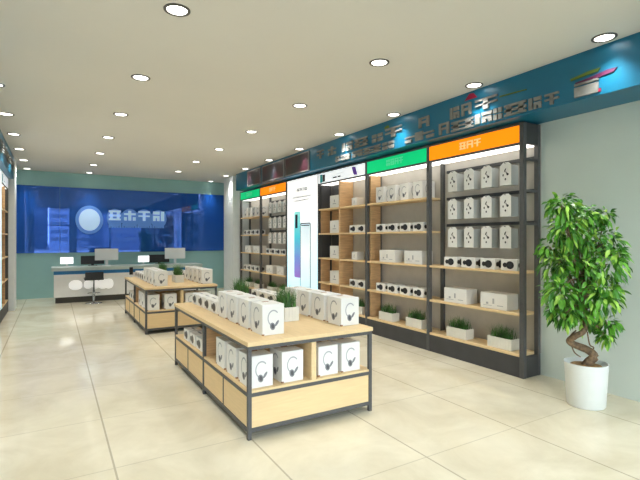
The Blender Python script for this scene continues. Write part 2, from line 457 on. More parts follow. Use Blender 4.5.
HW, HD, HH = 0.19, 0.235, 0.245
def make_headphone_box():
    b = MB().box(-HW / 2, HW / 2, 0, HD, 0.0, HH, 0.004).build('headphone_box', 'carton')
    tag(b, 'white headphone box', 'box')
    p = MB(); headphone_print(p, HW, HH, lambda u, v, d: (-HW / 2 + u, -d, v)); p.build('headphone_picture', ['ink_light', 'ink_mid', 'ink_deep'], b)
    p = MB(); headphone_print(p, HD, HH, lambda u, v, d: (-HW / 2 - d, HD - u, v)); p.build('headphone_picture', ['ink_light', 'ink_mid', 'ink_deep'], b)
    p = MB(); headphone_print(p, HD, HH, lambda u, v, d: (HW / 2 + d, u, v)); p.build('headphone_picture', ['ink_light', 'ink_mid', 'ink_deep'], b)
    p = MB()
    p.poly([(-0.03, HD * .62, HH + .0006), (0.03, HD * .62, HH + .0006), (0.03, HD * .78, HH + .0006), (-0.03, HD * .78, HH + .0006)])
    p.box(-HW / 2 - 0.0012, -HW / 2 + 0.016, -0.0012, 0.014, 0.001, 0.012)
    p.box(-HW / 2 - 0.0012, -HW / 2 + 0.012, HD - 0.02, HD + 0.0012, 0.001, 0.012)
    p.build('seal_tab', 'tab', b)
    return b
LW, LD, LH = 0.205, 0.165, 0.122
def lens_print(mb, W, H, to3):
    def ell(cx, cz, a, b, d):
        mb.poly([to3(cx + a * math.cos(2 * PI * k / 20), cz + b * math.sin(2 * PI * k / 20), d) for k in range(20)])
    mb.mi = 0
    ell(W * 0.56, H * 0.5, W * 0.25, H * 0.36, 0.0008); ell(W * 0.25, H * 0.5, W * 0.14, H * 0.22, 0.0007)
    mb.mi = 1
    ell(W * 0.56, H * 0.5, W * 0.13, H * 0.2, 0.0011)
def make_lens_box():
    b = MB().box(-LW / 2, LW / 2, 0, LD, 0, LH, 0.004).build('lens_box', 'carton')
    tag(b, 'white box', 'box')
    p = MB(); lens_print(p, LW, LH, lambda u, v, d: (-LW / 2 + u, -d, v)); p.build('lens_picture', ['lens', 'ink_dark'], b)
    p = MB(); lens_print(p, LD, LH, lambda u, v, d: (LW / 2 + d, u, v)); p.build('lens_picture', ['lens', 'ink_dark'], b)
    p = MB(); p.box(-LW * .3, LW * .3, LD * .42, LD * .55, LH - .001, LH + .0007); p.build('seal_tab', 'ink_mid', b)
    return b
WW, WD, WH = 0.365, 0.2, 0.182
def make_wide_box():
    b = MB().box(-WW / 2, WW / 2, 0, WD, 0, WH, 0.004).build('wide_box', 'carton')
    tag(b, 'white wide box', 'box')
    p = MB()
    p.box(-0.012, 0.012, -0.0008, 0, 0.06, 0.12); p.box(-0.10, -0.07, -0.0008, 0, 0.05, 0.075); p.box(0.05, 0.13, -0.0008, 0, 0.04, 0.048); p.box(-0.14, -0.02, -0.0008, 0, 0.035, 0.04)
    p.build('small_print', 'ink_light', b)
    return b
def make_cube_box(name, w, d, h):
    b = MB().box(-w / 2, w / 2, 0, d, 0, h, 0.004).build(name, 'carton')
    tag(b, 'white box', 'box')
    MB().box(-w * .18, w * .18, -0.0008, 0, h * .3, h * .36).box(-w * .05, w * .05, -0.0008, 0, h * .45, h * .65).build('small_print', 'ink_light', b)
    return b
PW, PD, PH = 0.145, 0.13, 0.258
def make_pack():
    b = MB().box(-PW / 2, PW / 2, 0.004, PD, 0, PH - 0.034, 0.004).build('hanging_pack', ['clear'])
    MB().box(-PW / 2 - .001, PW / 2 + .001, 0, 0.0035, 0, PH - 0.03).build('front_card', 'carton', b)
    tag(b, 'white hanging pack', 'hanging pack')
    MB().poly([(-PW / 2, 0.004, PH - .032), (PW / 2, 0.004, PH - .032), (PW * .22, 0.004, PH), (-PW * .22, 0.004, PH)], 0.006, (0, 1, 0)).build('hang_tab', 'carton', b)
    p = MB()
    def ell(cx, cz, a, bb, rot=0):
        p.poly([(cx + a * math.cos(t) * math.cos(rot) - bb * math.sin(t) * math.sin(rot), -0.0008, cz + a * math.cos(t) * math.sin(rot) + bb * math.sin(t) * math.cos(rot)) for t in [2 * PI * k / 12 for k in range(12)]])
    ell(-.004, .17, .008, .024, -.5); ell(.028, .122, .015, .015); ell(-.03, .115, .009, .014); ell(.0, .068, .010, .013); ell(.012, .14, .006, .02, .5)
    p.build('earphone_picture', 'ink_dark', b)
    MB().tube([(0, PD + .02, PH - .012), (0, -0.02, PH - .012), (0, -0.025, PH - .004)], 0.003, 6).build('peg_hook', 'steel', b)
    return b
def make_planter(L=0.32, D=0.145, H=0.125, hmin=.09, hmax=.185, nb=210, seed=3, spread=1.0):
    b = bpy.data.objects.new('grass_planter', None); COL.objects.link(b); tag(b, 'white planter', 'planter')
    m = MB()
    n = 9
    for i in range(n):   # ribbed trough: a row of fluted slabs
        x0 = -L / 2 + L * i / n; x1 = x0 + L / n
        m.box(x0, x1 - 0.0015, -D / 2, -D / 2 + 0.012, 0, H, 0.003); m.box(x0, x1 - 0.0015, D / 2 - 0.012, D / 2, 0, H, 0.003)
    k = 4
    for i in range(k):
        y0 = -D / 2 + 0.012 + (D - .024) * i / k; y1 = y0 + (D - .024) / k
        m.box(-L / 2, -L / 2 + .012, y0, y1 - .0015, 0, H, .003); m.box(L / 2 - .0135, L / 2 - .0015, y0, y1 - .0015, 0, H, .003)
    m.box(-L / 2 + .006, L / 2 - .006, -D / 2 + .006, D / 2 - .006, 0, 0.012)
    m.build('trough', 'planter', b)
    MB().box(-L / 2 + .013, L / 2 - .015, -D / 2 + .013, D / 2 - .013, 0.013, H - 0.015).build('soil', 'soil', b)
    g = MB(); rnd = random.Random(seed)
    for c in range(nb):
        cl = rnd.choice((-0.30, -0.02, 0.28)) * L + rnd.gauss(0, 0.024)
        x = max(-L / 2 + .02, min(L / 2 - .02, cl)); y = rnd.uniform(-D / 2 + .02, D / 2 - .02)
        h = rnd.uniform(hmin, hmax); a = rnd.uniform(0, 2 * PI); lean = rnd.uniform(0.015, 0.10) * spread; w = rnd.uniform(0.003, 0.006)
        if rnd.random() < .14: lean *= 1.7; h *= .62
        px, py = -math.sin(a) * w, math.cos(a) * w
        pr = None
        for s in range(4):
            f = s / 3.0
            q = Vector((x + math.cos(a) * lean * f * f, y + math.sin(a) * lean * f * f, H - .016 + h * f * (1 - .15 * f)))
            ww = 1 - f
            cur = (g.bm.verts.new(q + Vector((px, py, 0)) * max(ww, .08)), g.bm.verts.new(q - Vector((px, py, 0)) * max(ww, .08)))
            if pr: g.bm.faces.new([pr[0], pr[1], cur[1], cur[0]])
            pr = cur
    g.build('grass', 'grass1', b)
    return b
HP = make_headphone_box(); LB = make_lens_box(); WB = make_wide_box(); PK = make_pack(); PLN = make_planter(); PLT = make_planter(.29, .15, .13, .12, .25, 300, 5, 1.15)
CB = make_cube_box('small_box', 0.15, 0.15, 0.135); MBX = make_cube_box('square_box', 0.31, 0.2, 0.225)

# ------------------------------------------------------------------ wall display bays (local: front face at x=0, depth +x, y from 0 (near) to w)
DEP = 0.31
LEV = [0.25, 0.69, 1.145, 1.605, 2.06]
TOPZ = 2.755
def bay_frame(root, w, header_mat, far_post=False, light=True, levels=LEV, shelf_m='oak'):
    P = 0.052
    def post(y, x0, x1, name): MB().box(x0, x1, y, y + P, 0.0, TOPZ, 0.003).build(name, 'steel', root)
    post(0.001, 0, P, 'front_post'); post(0.001, DEP - P, DEP - .012, 'rear_post')
    if far_post: post(w - P, 0, P, 'front_post'); post(w - P, DEP - P, DEP - .012, 'rear_post')
    e = w - P if far_post else w
    MB().box(DEP - 0.011, DEP - .001, 0, w - .001, 0.24, TOPZ).build('back_board', 'back', root)
    MB().box(0.006, DEP - .02, P + .002, e - .001, 0, 0.222).build('base_plinth', 'steel_dark', root)
    f = MB(); f.box(0.004, DEP - .014, P + .001, e - .001, TOPZ - 0.03, TOPZ)       # top box and header frame
    f.box(0.003, 0.02, P + .001, e - .001, 2.515, 2.54)
    f.build('top_frame', 'steel', root)
    if header_mat:
        MB().box(0.001, 0.02, P + .002, e - .002, 2.541, TOPZ - .031).build('header_sign', header_mat, root)
    MB().box(0.024, DEP - .03, P + .004, e - .004, 2.520, 2.532).build('light_diffuser', 'strip', root)
    for z in levels:
        MB().box(0.004, DEP - .014, P * .0 + .054, e - .001, z - 0.028, z, 0.002).build('shelf', shelf_m, root)
    # end pieces across the depth on the near end
    MB().box(P + .001, DEP - P - .001, 0.008, 0.04, 2.53, TOPZ - .002).build('header_end_panel', 'steel_dark', root)
    MB().box(P + .001, DEP - P - .001, 0.008, 0.04, 0.0, 0.222).build('plinth_end_panel', 'steel_dark', root)
def end_bars(root, zs):
    for z in zs: MB().box(0.0525, DEP - .0525, 0.012, 0.036, z - .012, z + .012).build('end_bar', 'steel', root)

XS = 4.312
BAY = dict(o1=(3.005, 4.405), g1=(4.405, 5.79), cub=(5.79, 7.33), scr=(7.33, 8.67), o2=(8.67, 10.1), g2=(10.1, 11.5))
def header_letters(root, w, m, cells, z0=2.595, z1=2.685):
    g = MB()
    for i, (a, b) in enumerate(cells):
        for y0, y1, c, d in glyph_bars(i, a * w, b * w, z0, z1): g.box(-0.0015, 0.0008, y0, y1, c, d)
    g.build('sign_lettering', m, root)
def orange_bay(key, label, far):
    y0, y1 = BAY[key]; w = y1 - y0
    r = thing('display_shelf', label, 'display shelf', (XS, y0, 0), 0, 'display bays along the shelf wall')
    bay_frame(r, w, 'orange', far, levels=LEV[:3])
    header_letters(r, w, 'pale_letter', ((.40, .47), (.48, .55), (.56, .63)))
    for z in (2.395, 2.035, 1.68): MB().box(DEP - .05, DEP - .013, .054, w - .06, z - .018, z + .018).build('peg_rail', 'steel_dark', r)
    end_bars(r, (2.36, 2.02, 1.66))
    return r
def green_bay(key, label, far):
    y0, y1 = BAY[key]; w = y1 - y0
    r = thing('display_shelf', label, 'display shelf', (XS, y0, 0), 0, 'display bays along the shelf wall')
    bay_frame(r, w, 'green', far)
    header_letters(r, w, 'pale_letter_g', ((.38, .44), (.45, .51), (.52, .58), (.59, .65)))
    if key == 'g1':
        MB().box(.053, DEP - .06, w - .03, w - .004, .25, 2.51).build('side_board', 'oak_mid', r)
    return r
orange_bay('o1', 'orange-headed shelf bay at the near end beside the potted tree', False)
green_bay('g1', 'green-headed shelf bay between the near orange bay and the wooden cubbies', False)
orange_bay('o2', 'orange-headed shelf bay just beyond the tall phone poster', False)
green_bay('g2', 'green-headed shelf bay at the far end by the blue wall', True)

def cubby(name, label, loc, rotz, w):
    r = thing(name, label, 'display shelf', loc, rotz, 'wooden cubby bays')
    bay_frame(r, w, 'white_lit', False)
    mid = w * 0.53
    MB().box(0.003, DEP - .02, mid - .014, mid + .014, LEV[0], 2.51).build('divider', 'oak_mid', r)
    zs = LEV + [2.54]
    for k in range(5):
        MB().box(.053, DEP - .06, w - .024, w - .002, zs[k] + .001, zs[k + 1] - .03).build('side_board', 'steel_dark' if k in (2, 4) else 'oak_mid', r)
        MB().box(DEP - .02, DEP - .0115, mid + .015, w - .025, zs[k] + .001, zs[k + 1] - .03).build('cell_back', 'steel_dark' if k in (2, 4) else 'oak_mid', r)
    MB().box(.053, DEP - .06, .054, .07, LEV[0] + .001, 2.51).build('side_board', 'oak_mid', r)
    # header pictures: a teal phone, a purple phone, lines of small type
    MB().box(-.0015, .001, w * .90, w * .955, 2.55, 2.70).build('teal_phone_picture', 'phone_teal', r)
    MB().box(-.0012, .001, w * .84, w * .895, 2.56, 2.69).build('teal_phone_picture', 'ink_dark', r)
    MB().poly([(-.0015, w * .24, 2.57), (-.0015, w * .17, 2.56), (-.0015, w * .21, 2.70), (-.0015, w * .28, 2.71)], .002, (1, 0, 0)).build('purple_phone_picture', 'phone_purple', r)
    t = MB()
    for a, b in ((.50, .56), (.58, .66)): t.box(-.001, .001, w * a, w * b, 2.585, 2.61)
    for a, b in ((.42, .5), (.52, .6), (.61, .66)): t.box(-.001, .001, w * a, w * b, 2.65, 2.656)
    t.build('small_type', 'ink_dark', r)
    return r
y0, y1 = BAY['cub']
cubby('cubby_shelf', 'wooden cubby shelf with white header, between green bay and phone poster', (XS, y0, 0), 0, y1 - y0)
cubby('cubby_shelf', 'wooden cubby shelf at the very edge of the photo on the opposite wall', (-0.81, 11.27, 0), PI, 1.36)

# ---- phone poster light box
def poster_box(label, loc, rotz, w):
    r = thing('poster_lightbox', label, 'lit poster', loc, rotz, 'lit phone posters')
    MB().box(0.006, DEP - .002, 0.0, w - .001, 0, TOPZ).build('housing', 'steel_dark', r)
    MB().box(0.0, 0.0055, 0.03, w - .03, 0.24, TOPZ - .03).build('poster', 'poster', r)
    def phone(name, m, ya, yb, za, zb, d):
        b = bmesh.new(); q = MB(); rad = .04; pts = []
        for cx, cz, a0 in ((yb - rad, zb - rad, 0), (ya + rad, zb - rad, 90), (ya + rad, za + rad, 180), (yb - rad, za + rad, 270)):
            for k in range(5):
                a = math.radians(a0 + k * 22.5); pts.append((-d, cx + rad * math.cos(a), cz + rad * math.sin(a)))
        b.free(); q.poly(pts, d - .0001, (1, 0, 0)); return q.build(name, m, r)
    ph = phone('phone_picture', 'phone_back', w * .535, w * .735, .70, 2.06, .001)
    MB().box(-.0018, -.001, w * .625, w * .70, 1.72, 2.0).build('camera_picture', 'ink_dark', ph)
    phone('phone_picture', 'ink_mid', w * .215, w * .535, .42, 1.82, .0022)
    ph = phone('phone_picture', 'phone_front', w * .232, w * .518, .44, 1.795, .003)
    MB().box(-.0038, -.003, w * .25, w * .50, 1.755, 1.775).build('speaker_slot', 'ink_dark', ph)
    t = MB()
    for a, b in ((.33, .40), (.43, .46), (.49, .55), (.58, .64)):
        for e0, e1, c, d in glyph_bars(int(a * 100), w * a, w * b, 2.47, 2.53): t.box(-.001, .0, e0, e1, c, d)
    t.build('poster_headline', 'ink_mid', r)
    t = MB()
    for z, a0, n in ((2.34, .2, 14), (2.27, .26, 11)):
        for k in range(n): t.box(-.001, 0, w * (a0 + k * .042), w * (a0 + k * .042 + .03), z, z + .022)
    t.build('poster_text', 'ink_light', r)
    return r
poster_box('tall white lit poster with two phones, between wooden cubbies and far orange bay', (XS, BAY['scr'][0], 0), 0, 1.34)
poster_box('white lit poster edge at the border of the photo, opposite wall', (-0.81, 9.905, 0), PI, 1.34)

# ---- stock on the wall bays.  rot -90 deg: a product's front (-y) turns to face -x
RW = -PI / 2
def wall(proto, x, y, z, label, group): return place(proto, (x, y, z), RW, label, group)
BN = {'o1': 'near orange bay', 'g1': 'near green bay', 'o2': 'far orange bay', 'g2': 'far green bay'}
E1 = 0.0008
def end_word(k, n): return ('nearest' if k == 0 else ('farthest' if k == n - 1 else ORD[k] + ' nearest'))
for key in ('o1', 'o2'):
    y0, y1 = BAY[key]; w = y1 - y0; b = BN[key]
    for r, (z, rn) in enumerate(((2.108, 'top'), (1.752, 'middle'), (1.392, 'lowest'))):
        for k in range(4):
            wall(PK, 4.405, y0 + .295 + .262 * k, z, 'hanging earphone pack, %s of four, %s peg row, %s' % (end_word(k, 4), rn, b), 'earphone packs hanging in the ' + b)
    for k in range(4):
        wall(LB, 4.345, y0 + .205 + .287 * k, LEV[2] + E1, 'small white black-lens box, %s of four on the %s top shelf' % (end_word(k, 4), b), 'lens boxes in the ' + b)
    for k in range(2):
        wall(WB, 4.35, y0 + .415 + .575 * k, LEV[1] + E1, 'wide white carton on the middle shelf of the %s, the %s one' % (b, ('nearer', 'farther')[k]), 'wide cartons in the ' + b)
        place(PLN, (4.43, y0 + .345 + .635 * k, LEV[0] + E1), RW, 'white grass planter on the bottom shelf of the %s, the %s one' % (b, ('nearer', 'farther')[k]), 'grass planters in the ' + b)
for key in ('g1', 'g2'):
    y0, y1 = BAY[key]; w = y1 - y0; b = BN[key]; 
    for k in range(4):
        wall(HP, 4.36, y0 + .275 + .282 * k, LEV[4] + E1, 'white headphone box, %s of four on the %s top shelf' % (end_word(k, 4), b), 'headphone boxes in the ' + b)
        wall(LB, 4.345, y0 + .25 + .28 * k, LEV[3] + E1, 'small black-lens box, %s of four on the second-highest shelf, %s' % (end_word(k, 4), b), 'lens boxes in the ' + b)
        wall(LB, 4.345, y0 + .25 + .28 * k, LEV[1] + E1, 'small black-lens box, %s of four just above the planters, %s' % (end_word(k, 4), b), 'lens boxes in the ' + b)
    for k in range(2):
        wall(WB, 4.35, y0 + .36 + .57 * k, LEV[2] + E1, 'wide white carton on the middle shelf of the %s, the %s one' % (b, ('nearer', 'farther')[k]), 'wide cartons in the ' + b)
        place(PLN, (4.43, y0 + .36 + .62 * k, LEV[0] + E1), RW, 'white grass planter on the bottom shelf of the %s, the %s one' % (b, ('nearer', 'farther')[k]), 'grass planters in the ' + b)
y0, y1 = BAY['cub']
LN = ['bottom', 'second', 'third', 'fourth', 'top']
for L in (1, 2, 3, 4):
    wall(MBX, 4.36, y0 + 1.045, LEV[L] + E1, 'square white carton alone in the far column of the wooden cubbies, %s level' % LN[L], 'cartons in the cubbies')
for L in (2, 4):
    wall(CB, 4.37, y0 + .44, LEV[L] + E1, 'small white cube box in the near column of the wooden cubbies, %s level' % LN[L], 'small boxes in the cubbies')
for L in (1, 3):
    for k in range(2):
        wall(LB, 4.345, y0 + .44 - .235 * k, LEV[L] + E1, 'lens box in the near cubby column, %s level, %s one' % (LN[L], ('farther', 'nearer')[k]), 'lens boxes in the cubbies')
place(PLN, (4.43, y0 + .36, LEV[0] + E1), RW, 'white grass planter at the bottom of the wooden cubbies, near column', 'grass planters in the cubbies')
place(PLN, (4.43, y0 + 1.10, LEV[0] + E1), RW, 'white grass planter at the bottom of the wooden cubbies, far column', 'grass planters in the cubbies')

# ------------------------------------------------------------------ display tables (local origin: near aisle-side foot corner)
TW, TL, TZ, SZ = 1.147, 2.345, 0.73, 0.364
def make_table(label, loc):
    r = thing('display_table', label, 'display table', loc, 0, 'oak display tables on steel frames')
    P = .03; ym = TL / 2
    MB().box(-.006, TW + .006, -.008, TL + .008, .697, TZ, .004).build('tabletop', 'oak', r)
    for x in (0, TW - P):
        for y in (0, ym - P / 2, TL - P): MB().box(x, x + P, y, y + P, 0, .696, .002).build('leg', 'steel', r)
    for nm, z0, z1 in (('top_rail', .668, .6955), ('shelf_rail', .318, .346), ('base_rail', .055, .085)):
        f = MB()
        for x in (.002, TW - P + .002):
            f.box(x, x + P - .004, P + .0005, ym - P / 2 - .0005, z0, z1); f.box(x, x + P - .004, ym + P / 2 + .0005, TL - P - .0005, z0, z1)
        for y in (.002, TL - P + .002): f.box(P + .0005, TW - P - .0005, y, y + P - .004, z0, z1)
        f.build(nm, 'steel', r)
    MB().box(.006, TW - .006, .031, TL - .031, .3465, SZ, .0015).build('shelf_board', 'oak', r)
    MB().box(P + .001, TW - P - .001, .0055, .0305, .3465, SZ).build('shelf_edge', 'oak', r)
    # fronts
    MB().box(P + .002, TW - P - .002, .008, .024, .086, .3175).build('front_panel', 'oak_x', r)
    MB().box(P + .002, TW - P - .002, TL - .024, TL - .008, .086, .3175).build('front_panel', 'oak_x', r)
    q = ym / 2
    for x0, x1 in ((.008, .022), (TW - .022, TW - .008)):
        for a, b in ((P, q - .009), (q + .009, ym - P / 2), (ym + P / 2, ym + q - .009), (ym + q + .009, TL - P)):
            MB().box(x0, x1, a + .001, b - .001, .086, .3175).build('drawer_front', 'oak_x', r)
        for y in (q, ym + q): MB().box(x0 - .004, x1 + .004, y - .008, y + .008, .0855, .3175).build('divider_bar', 'steel', r)
    MB().box(.03, TW - .03, .026, TL - .026, .088, .098).build('bottom_board', 'steel_dark', r)
    MB().box(.548, .592, .012, TL - .012, SZ + .0005, .6675).build('long_partition', 'oak_x', r)
    MB().box(.034, .5475, ym - .012, ym + .012, SZ + .0005, .6675).build('cross_partition', 'oak_mid', r)
    return r
T1, T2 = (1.238, 3.130, 0), (1.23, 7.424, 0)
tb = make_table('pale oak display table on grey steel frame, the nearer and larger one', T1)
dup(tb, T2, 0, 'pale oak display table on grey steel frame, the farther one before the counter', 'oak display tables on steel frames')

def stock_table(o, nm):
    X, Y = o[0], o[1]
    z = TZ + E1; zs = SZ + E1
    def g(s): return '%s on the %s' % (s, nm)
    for k in range(4):
        place(HP, (X + .274, Y + .148 + .291 * k, z), 0, 'headphone box topping the %s, %s in its aisle-side row' % (nm, end_word(k, 4)), g('headphone boxes'))
    for k in range(4):
        place(LB, (X + .185, Y + 1.425 + .245 * k, z), RW, 'small lens box topping the %s, %s in its aisle-side row' % (nm, end_word(k, 4)), g('lens boxes'))
    for k in range(4):
        place(HP, (X + 1.023, Y + .155 + .291 * k, z), 0, 'headphone box topping the %s, %s in its shelf-side row' % (nm, end_word(k, 4)), g('headphone boxes'))
    for k in range(4):
        place(LB, (X + .94, Y + 1.425 + .245 * k, z), RW, 'small lens box topping the %s, %s in its shelf-side row' % (nm, end_word(k, 4)), g('lens boxes'))
    place(PLT, (X + .67, Y + .74, z), PI / 2, 'white grass planter in the middle of the %s top, the nearer one' % nm, g('planters'))
    place(PLT, (X + .62, Y + 1.80, z), PI / 2, 'white grass planter in the middle of the %s top, the farther one' % nm, g('planters'))
    for k, x in enumerate((.127, .395, .727, .955)):
        place(HP, (X + x, Y + .045, zs), 0, 'headphone box on the %s front lower shelf, %s from the aisle' % (nm, ORD[k]), g('headphone boxes'))
    for k in range(2):
        place(HP, (X + .127, Y + .34 + .29 * k, zs), 0, 'white headphone box on the %s aisle-side lower shelf, %s behind the corner box' % (nm, ORD[k]), g('headphone boxes'))
    for k in range(3):
        place(LB, (X + .035, Y + 1.44 + .255 * k, zs), RW, 'small lens box on the %s lower shelf far bay, %s of three' % (nm, end_word(k, 3)), g('lens boxes'))
stock_table(T1, 'nearer table'); stock_table(T2, 'farther table')
# small phone on a stand at the far corner of the farther table
t = thing('phone_stand', 'small dark phone on a pale stand at the far corner of the farther table', 'phone', (1.33, 9.66, TZ + .0005), .2)
MB().box(-.03, .03, -.03, .03, 0, .008).box(-.006, .006, -.006, .006, .008, .05).build('stand', 'white_plastic', t)
MB().box(-.035, .035, -.012, -.004, .05, .2, .003).build('phone', 'black', t)

# ------------------------------------------------------------------ reception counter
c = thing('reception_counter', 'long pale grey reception counter with a blue band, under the blue panel', 'counter', (0, 12.0, 0))
MB().box(0.0, 3.38, 0.0, 0.55, 0.135, 0.665, .004).build('body', 'counter', c)
MB().box(0.03, 3.35, 0.05, 0.5, 0, 0.1345).build('kick_plate', 'kick', c)
MB().box(-0.005, 3.385, -0.005, 0.555, 0.6655, 0.748).build('blue_band', 'blue_band', c)
MB().box(-0.05, 3.43, -0.05, 0.62, 0.7485, 0.832, .005).build('counter_top', 'counter_top', c)
lg = MB()
def disc(mb, cx, cz, rx, rz, y0, y1, n=28):
    mb.poly([(cx + rx * math.cos(2 * PI * k / n), y1, cz + rz * math.sin(2 * PI * k / n)) for k in range(n)], y0 - y1, (0, 1, 0))
disc(lg, .44, .41, .14, .115, -.012, -.0005)
lg.build('logo_disc', 'logo_white', c)
for k, (cx, rx, rz) in enumerate(((.70, .09, .10), (.86, .09, .105), (1.02, .11, .12), (1.15, .10, .12))):
    q = MB(); disc(q, cx, .41, rx, rz, -.011 + .0006 * k, -.0005); q.build('logo_character', 'logo_white', c)
# items on the counter
CT = .8325
def monitor(label, x, y, w=.53):
    t = thing('monitor', label, 'monitor', (x, y, CT), 0, 'white monitors on the counter')
    MB().lathe([(0, 0), (.1, 0), (.1, .01), (0, .012)]).build('stand_base', 'white_plastic', t)
    MB().box(-.03, .03, -.015, .015, .012, .2, .004).build('stand_neck', 'white_plastic', t)
    MB().box(-w / 2, w / 2, -.02, .02, .135, .42, .01).build('display', 'white_plastic', t)
monitor('white monitor seen from behind on the counter, above the bar stool', 1.13, 12.3)
monitor('white monitor seen from behind on the counter, beyond the farther table planters', 2.79, 12.3)
def terminal(label, x, y):
    t = thing('till_screen', label, 'screen', (x, y, CT), 0, 'black till screens on the counter')
    MB().box(-.26, .26, -.015, .015, .035, .245, .006).build('display', 'black', t)
    MB().box(-.1, .1, -.06, .06, 0, .012, .003).box(-.03, .03, -.012, .012, .012, .06).build('stand', 'black', t)
terminal('low black screen on the counter behind the bar stool', .83, 12.5)
terminal('low black screen on the counter beside the farther white monitor', 2.42, 12.5)
def tablet(label, x, y):
    t = thing('tablet_sign', label, 'tablet', (x, y, CT), 0, 'bright tablets on the counter')
    MB().box(-.135, .135, -.012, .0, .06, .22, .004).build('screen', 'tablet', t)
    MB().box(-.05, .05, -.03, .05, 0, .01).box(-.02, .02, -.0, .012, .01, .1).build('stand', 'white_plastic', t)
tablet('small bright white tablet at the open end of the counter', .27, 12.45)
tablet('small bright white tablet on the counter between the two black screens', 2.02, 12.45)
# bar stool
t = thing('bar_stool', 'black-seated bar stool on a chrome pole in front of the counter', 'stool', (.80, 11.66, 0))
MB().lathe([(0, 0), (.175, 0), (.175, .008), (.06, .022), (.03, .035), (0, .035)]).build('base_plate', 'chrome', t)
MB().lathe([(.028, .034), (.028, .30), (.018, .301), (.018, .545)], seg=16).build('pole', 'chrome', t)
MB().tube([(.13 * math.cos(a), .13 * math.sin(a), .24) for a in [2 * PI * k / 24 for k in range(25)]], .009).tube([(.13, 0, .24), (.02, 0, .24)], .008).build('footrest', 'chrome', t)
MB().box(-.2, .2, -.17, .18, .545, .6, .02).build('seat', 'black', t)
MB().box(-.19, .19, -.2, -.165, .57, .735, .015).build('backrest', 'black', t)

# lit logo on the blue panel: a disc and a row of characters with a line below
t = thing('wall_logo', 'glowing white disc and characters on the blue glass panel', 'lit logo', (0, YB - .0235, 0))
q = MB(); disc(q, .81, 2.0, .33, .375, -.006, -.0004, 40); disc(q, 1.42, 2.06, .2, .25, -.0052, -.0004); disc(q, 1.8, 2.06, .23, .26, -.0056, -.0004); disc(q, 2.17, 2.06, .23, .26, -.006, -.0004); disc(q, 2.56, 2.06, .22, .25, -.0064, -.0004); q.build('painted_halo', 'line_and_halo', t)  # dim discs added behind the marks to imitate a soft glow around them
q = MB(); disc(q, .81, 2.0, .25, .29, -.02, -.0005, 40); q.build('logo_disc', 'opal', t)
for k, cx in enumerate((1.42, 1.80, 2.17, 2.56)):
    q = MB()
    for a, b, c0, d0 in glyph_bars((2, 4, 0, 5)[k], -.15, .15, 0, .27): q.box(cx + a, cx + b, -.02, -.0005, 2.0 + c0, 2.0 + d0)
    q.build('logo_character', 'opal', t)
q = MB()
for k in range(22): q.box(1.27 + k * .066, 1.27 + k * .066 + .05, -.012, -.0005, 1.80, 1.9)
q.build('logo_line', 'line_and_halo', t)

# ------------------------------------------------------------------ potted ficus
PX, PY = 4.14, 2.26
R_, D_ = Vector((.86, -.51, 0)), Vector((.51, .86, 0))     # along / away from the shop aisle view
f = thing('potted_tree', 'leafy potted tree with twisted trunk beside the near end of the shelves', 'potted plant', (PX, PY, 0))
MB().lathe([(0, 0), (.150, 0), (.156, .01), (.176, .375), (.178, .385), (.170, .385), (.166, .36), (0, .355)], seg=40).build('pot', 'pot', f)
MB().lathe([(.166, .352), (.08, .366), (0, .368)], seg=30).build('soil', 'soil', f)
def loc3(u, y, d=0.0):      # measured in hundredths of the photo's plant: sideways and height
    p = R_ * ((u - 587) * .0091) + D_ * d; p.z = 1.5 - (y - 238.7) * .0091; return p
ctrl = [(586, 366, 0), (588, 360, -.03), (592, 354, -.05), (588, 349, .0), (578, 345, .05), (573, 341, .04), (575, 335, -.02), (581, 330, -.05), (585, 322, -.02), (586, 308, 0), (583, 285, .01), (586, 262, 0)]
ctrl3 = [loc3(*c) for c in ctrl]
def smooth_path(P, n=5):
    out = []
    for i in range(len(P) - 1):
        a, b, c_, d = P[max(i - 1, 0)], P[i], P[i + 1], P[min(i + 2, len(P) - 1)]
        for k in range(n):
            t_ = k / n
            out.append(.5 * ((2 * b) + (c_ - a) * t_ + (2 * a - 5 * b + 4 * c_ - d) * t_ ** 2 + (3 * b - a - 3 * c_ + d) * t_ ** 3))
    out.append(P[-1]); return out
sp = smooth_path(ctrl3); nn = len(sp)
rnd = random.Random(11)
MB().tube(sp, [.040 - .026 * (i / nn) + .002 * rnd.random() for i in range(nn)], 12).build('trunk', 'bark', f)
MB().tube(smooth_path([loc3(585, 330, -.05), loc3(586, 342, -.07), loc3(592, 346, -.04), loc3(592, 352, .0)]), .006, 6).tube(smooth_path([loc3(577, 330), loc3(575, 338, .06), loc3(578, 352, .05), loc3(583, 357, .02)]), .006, 6).build('aerial_roots', 'bark', f)
CL = [(556, 206, 13), (567, 204, 10), (580, 216, 14), (597, 216, 13), (612, 214, 7), (562, 228, 17), (588, 236, 22), (610, 240, 13), (549, 246, 11), (556, 262, 16), (580, 262, 24), (606, 262, 18), (620, 252, 7), (551, 288, 13), (573, 290, 22), (600, 292, 21), (618, 288, 11), (560, 311, 12), (583, 309, 16), (603, 316, 12), (612, 322, 9), (607, 332, 6), (549, 308, 6)]
CL = [(584 + (u - 587) * (.8 if y > 242 else .98), y + 1, r * .97) for u, y, r in CL]
br = MB(); fo = MB()
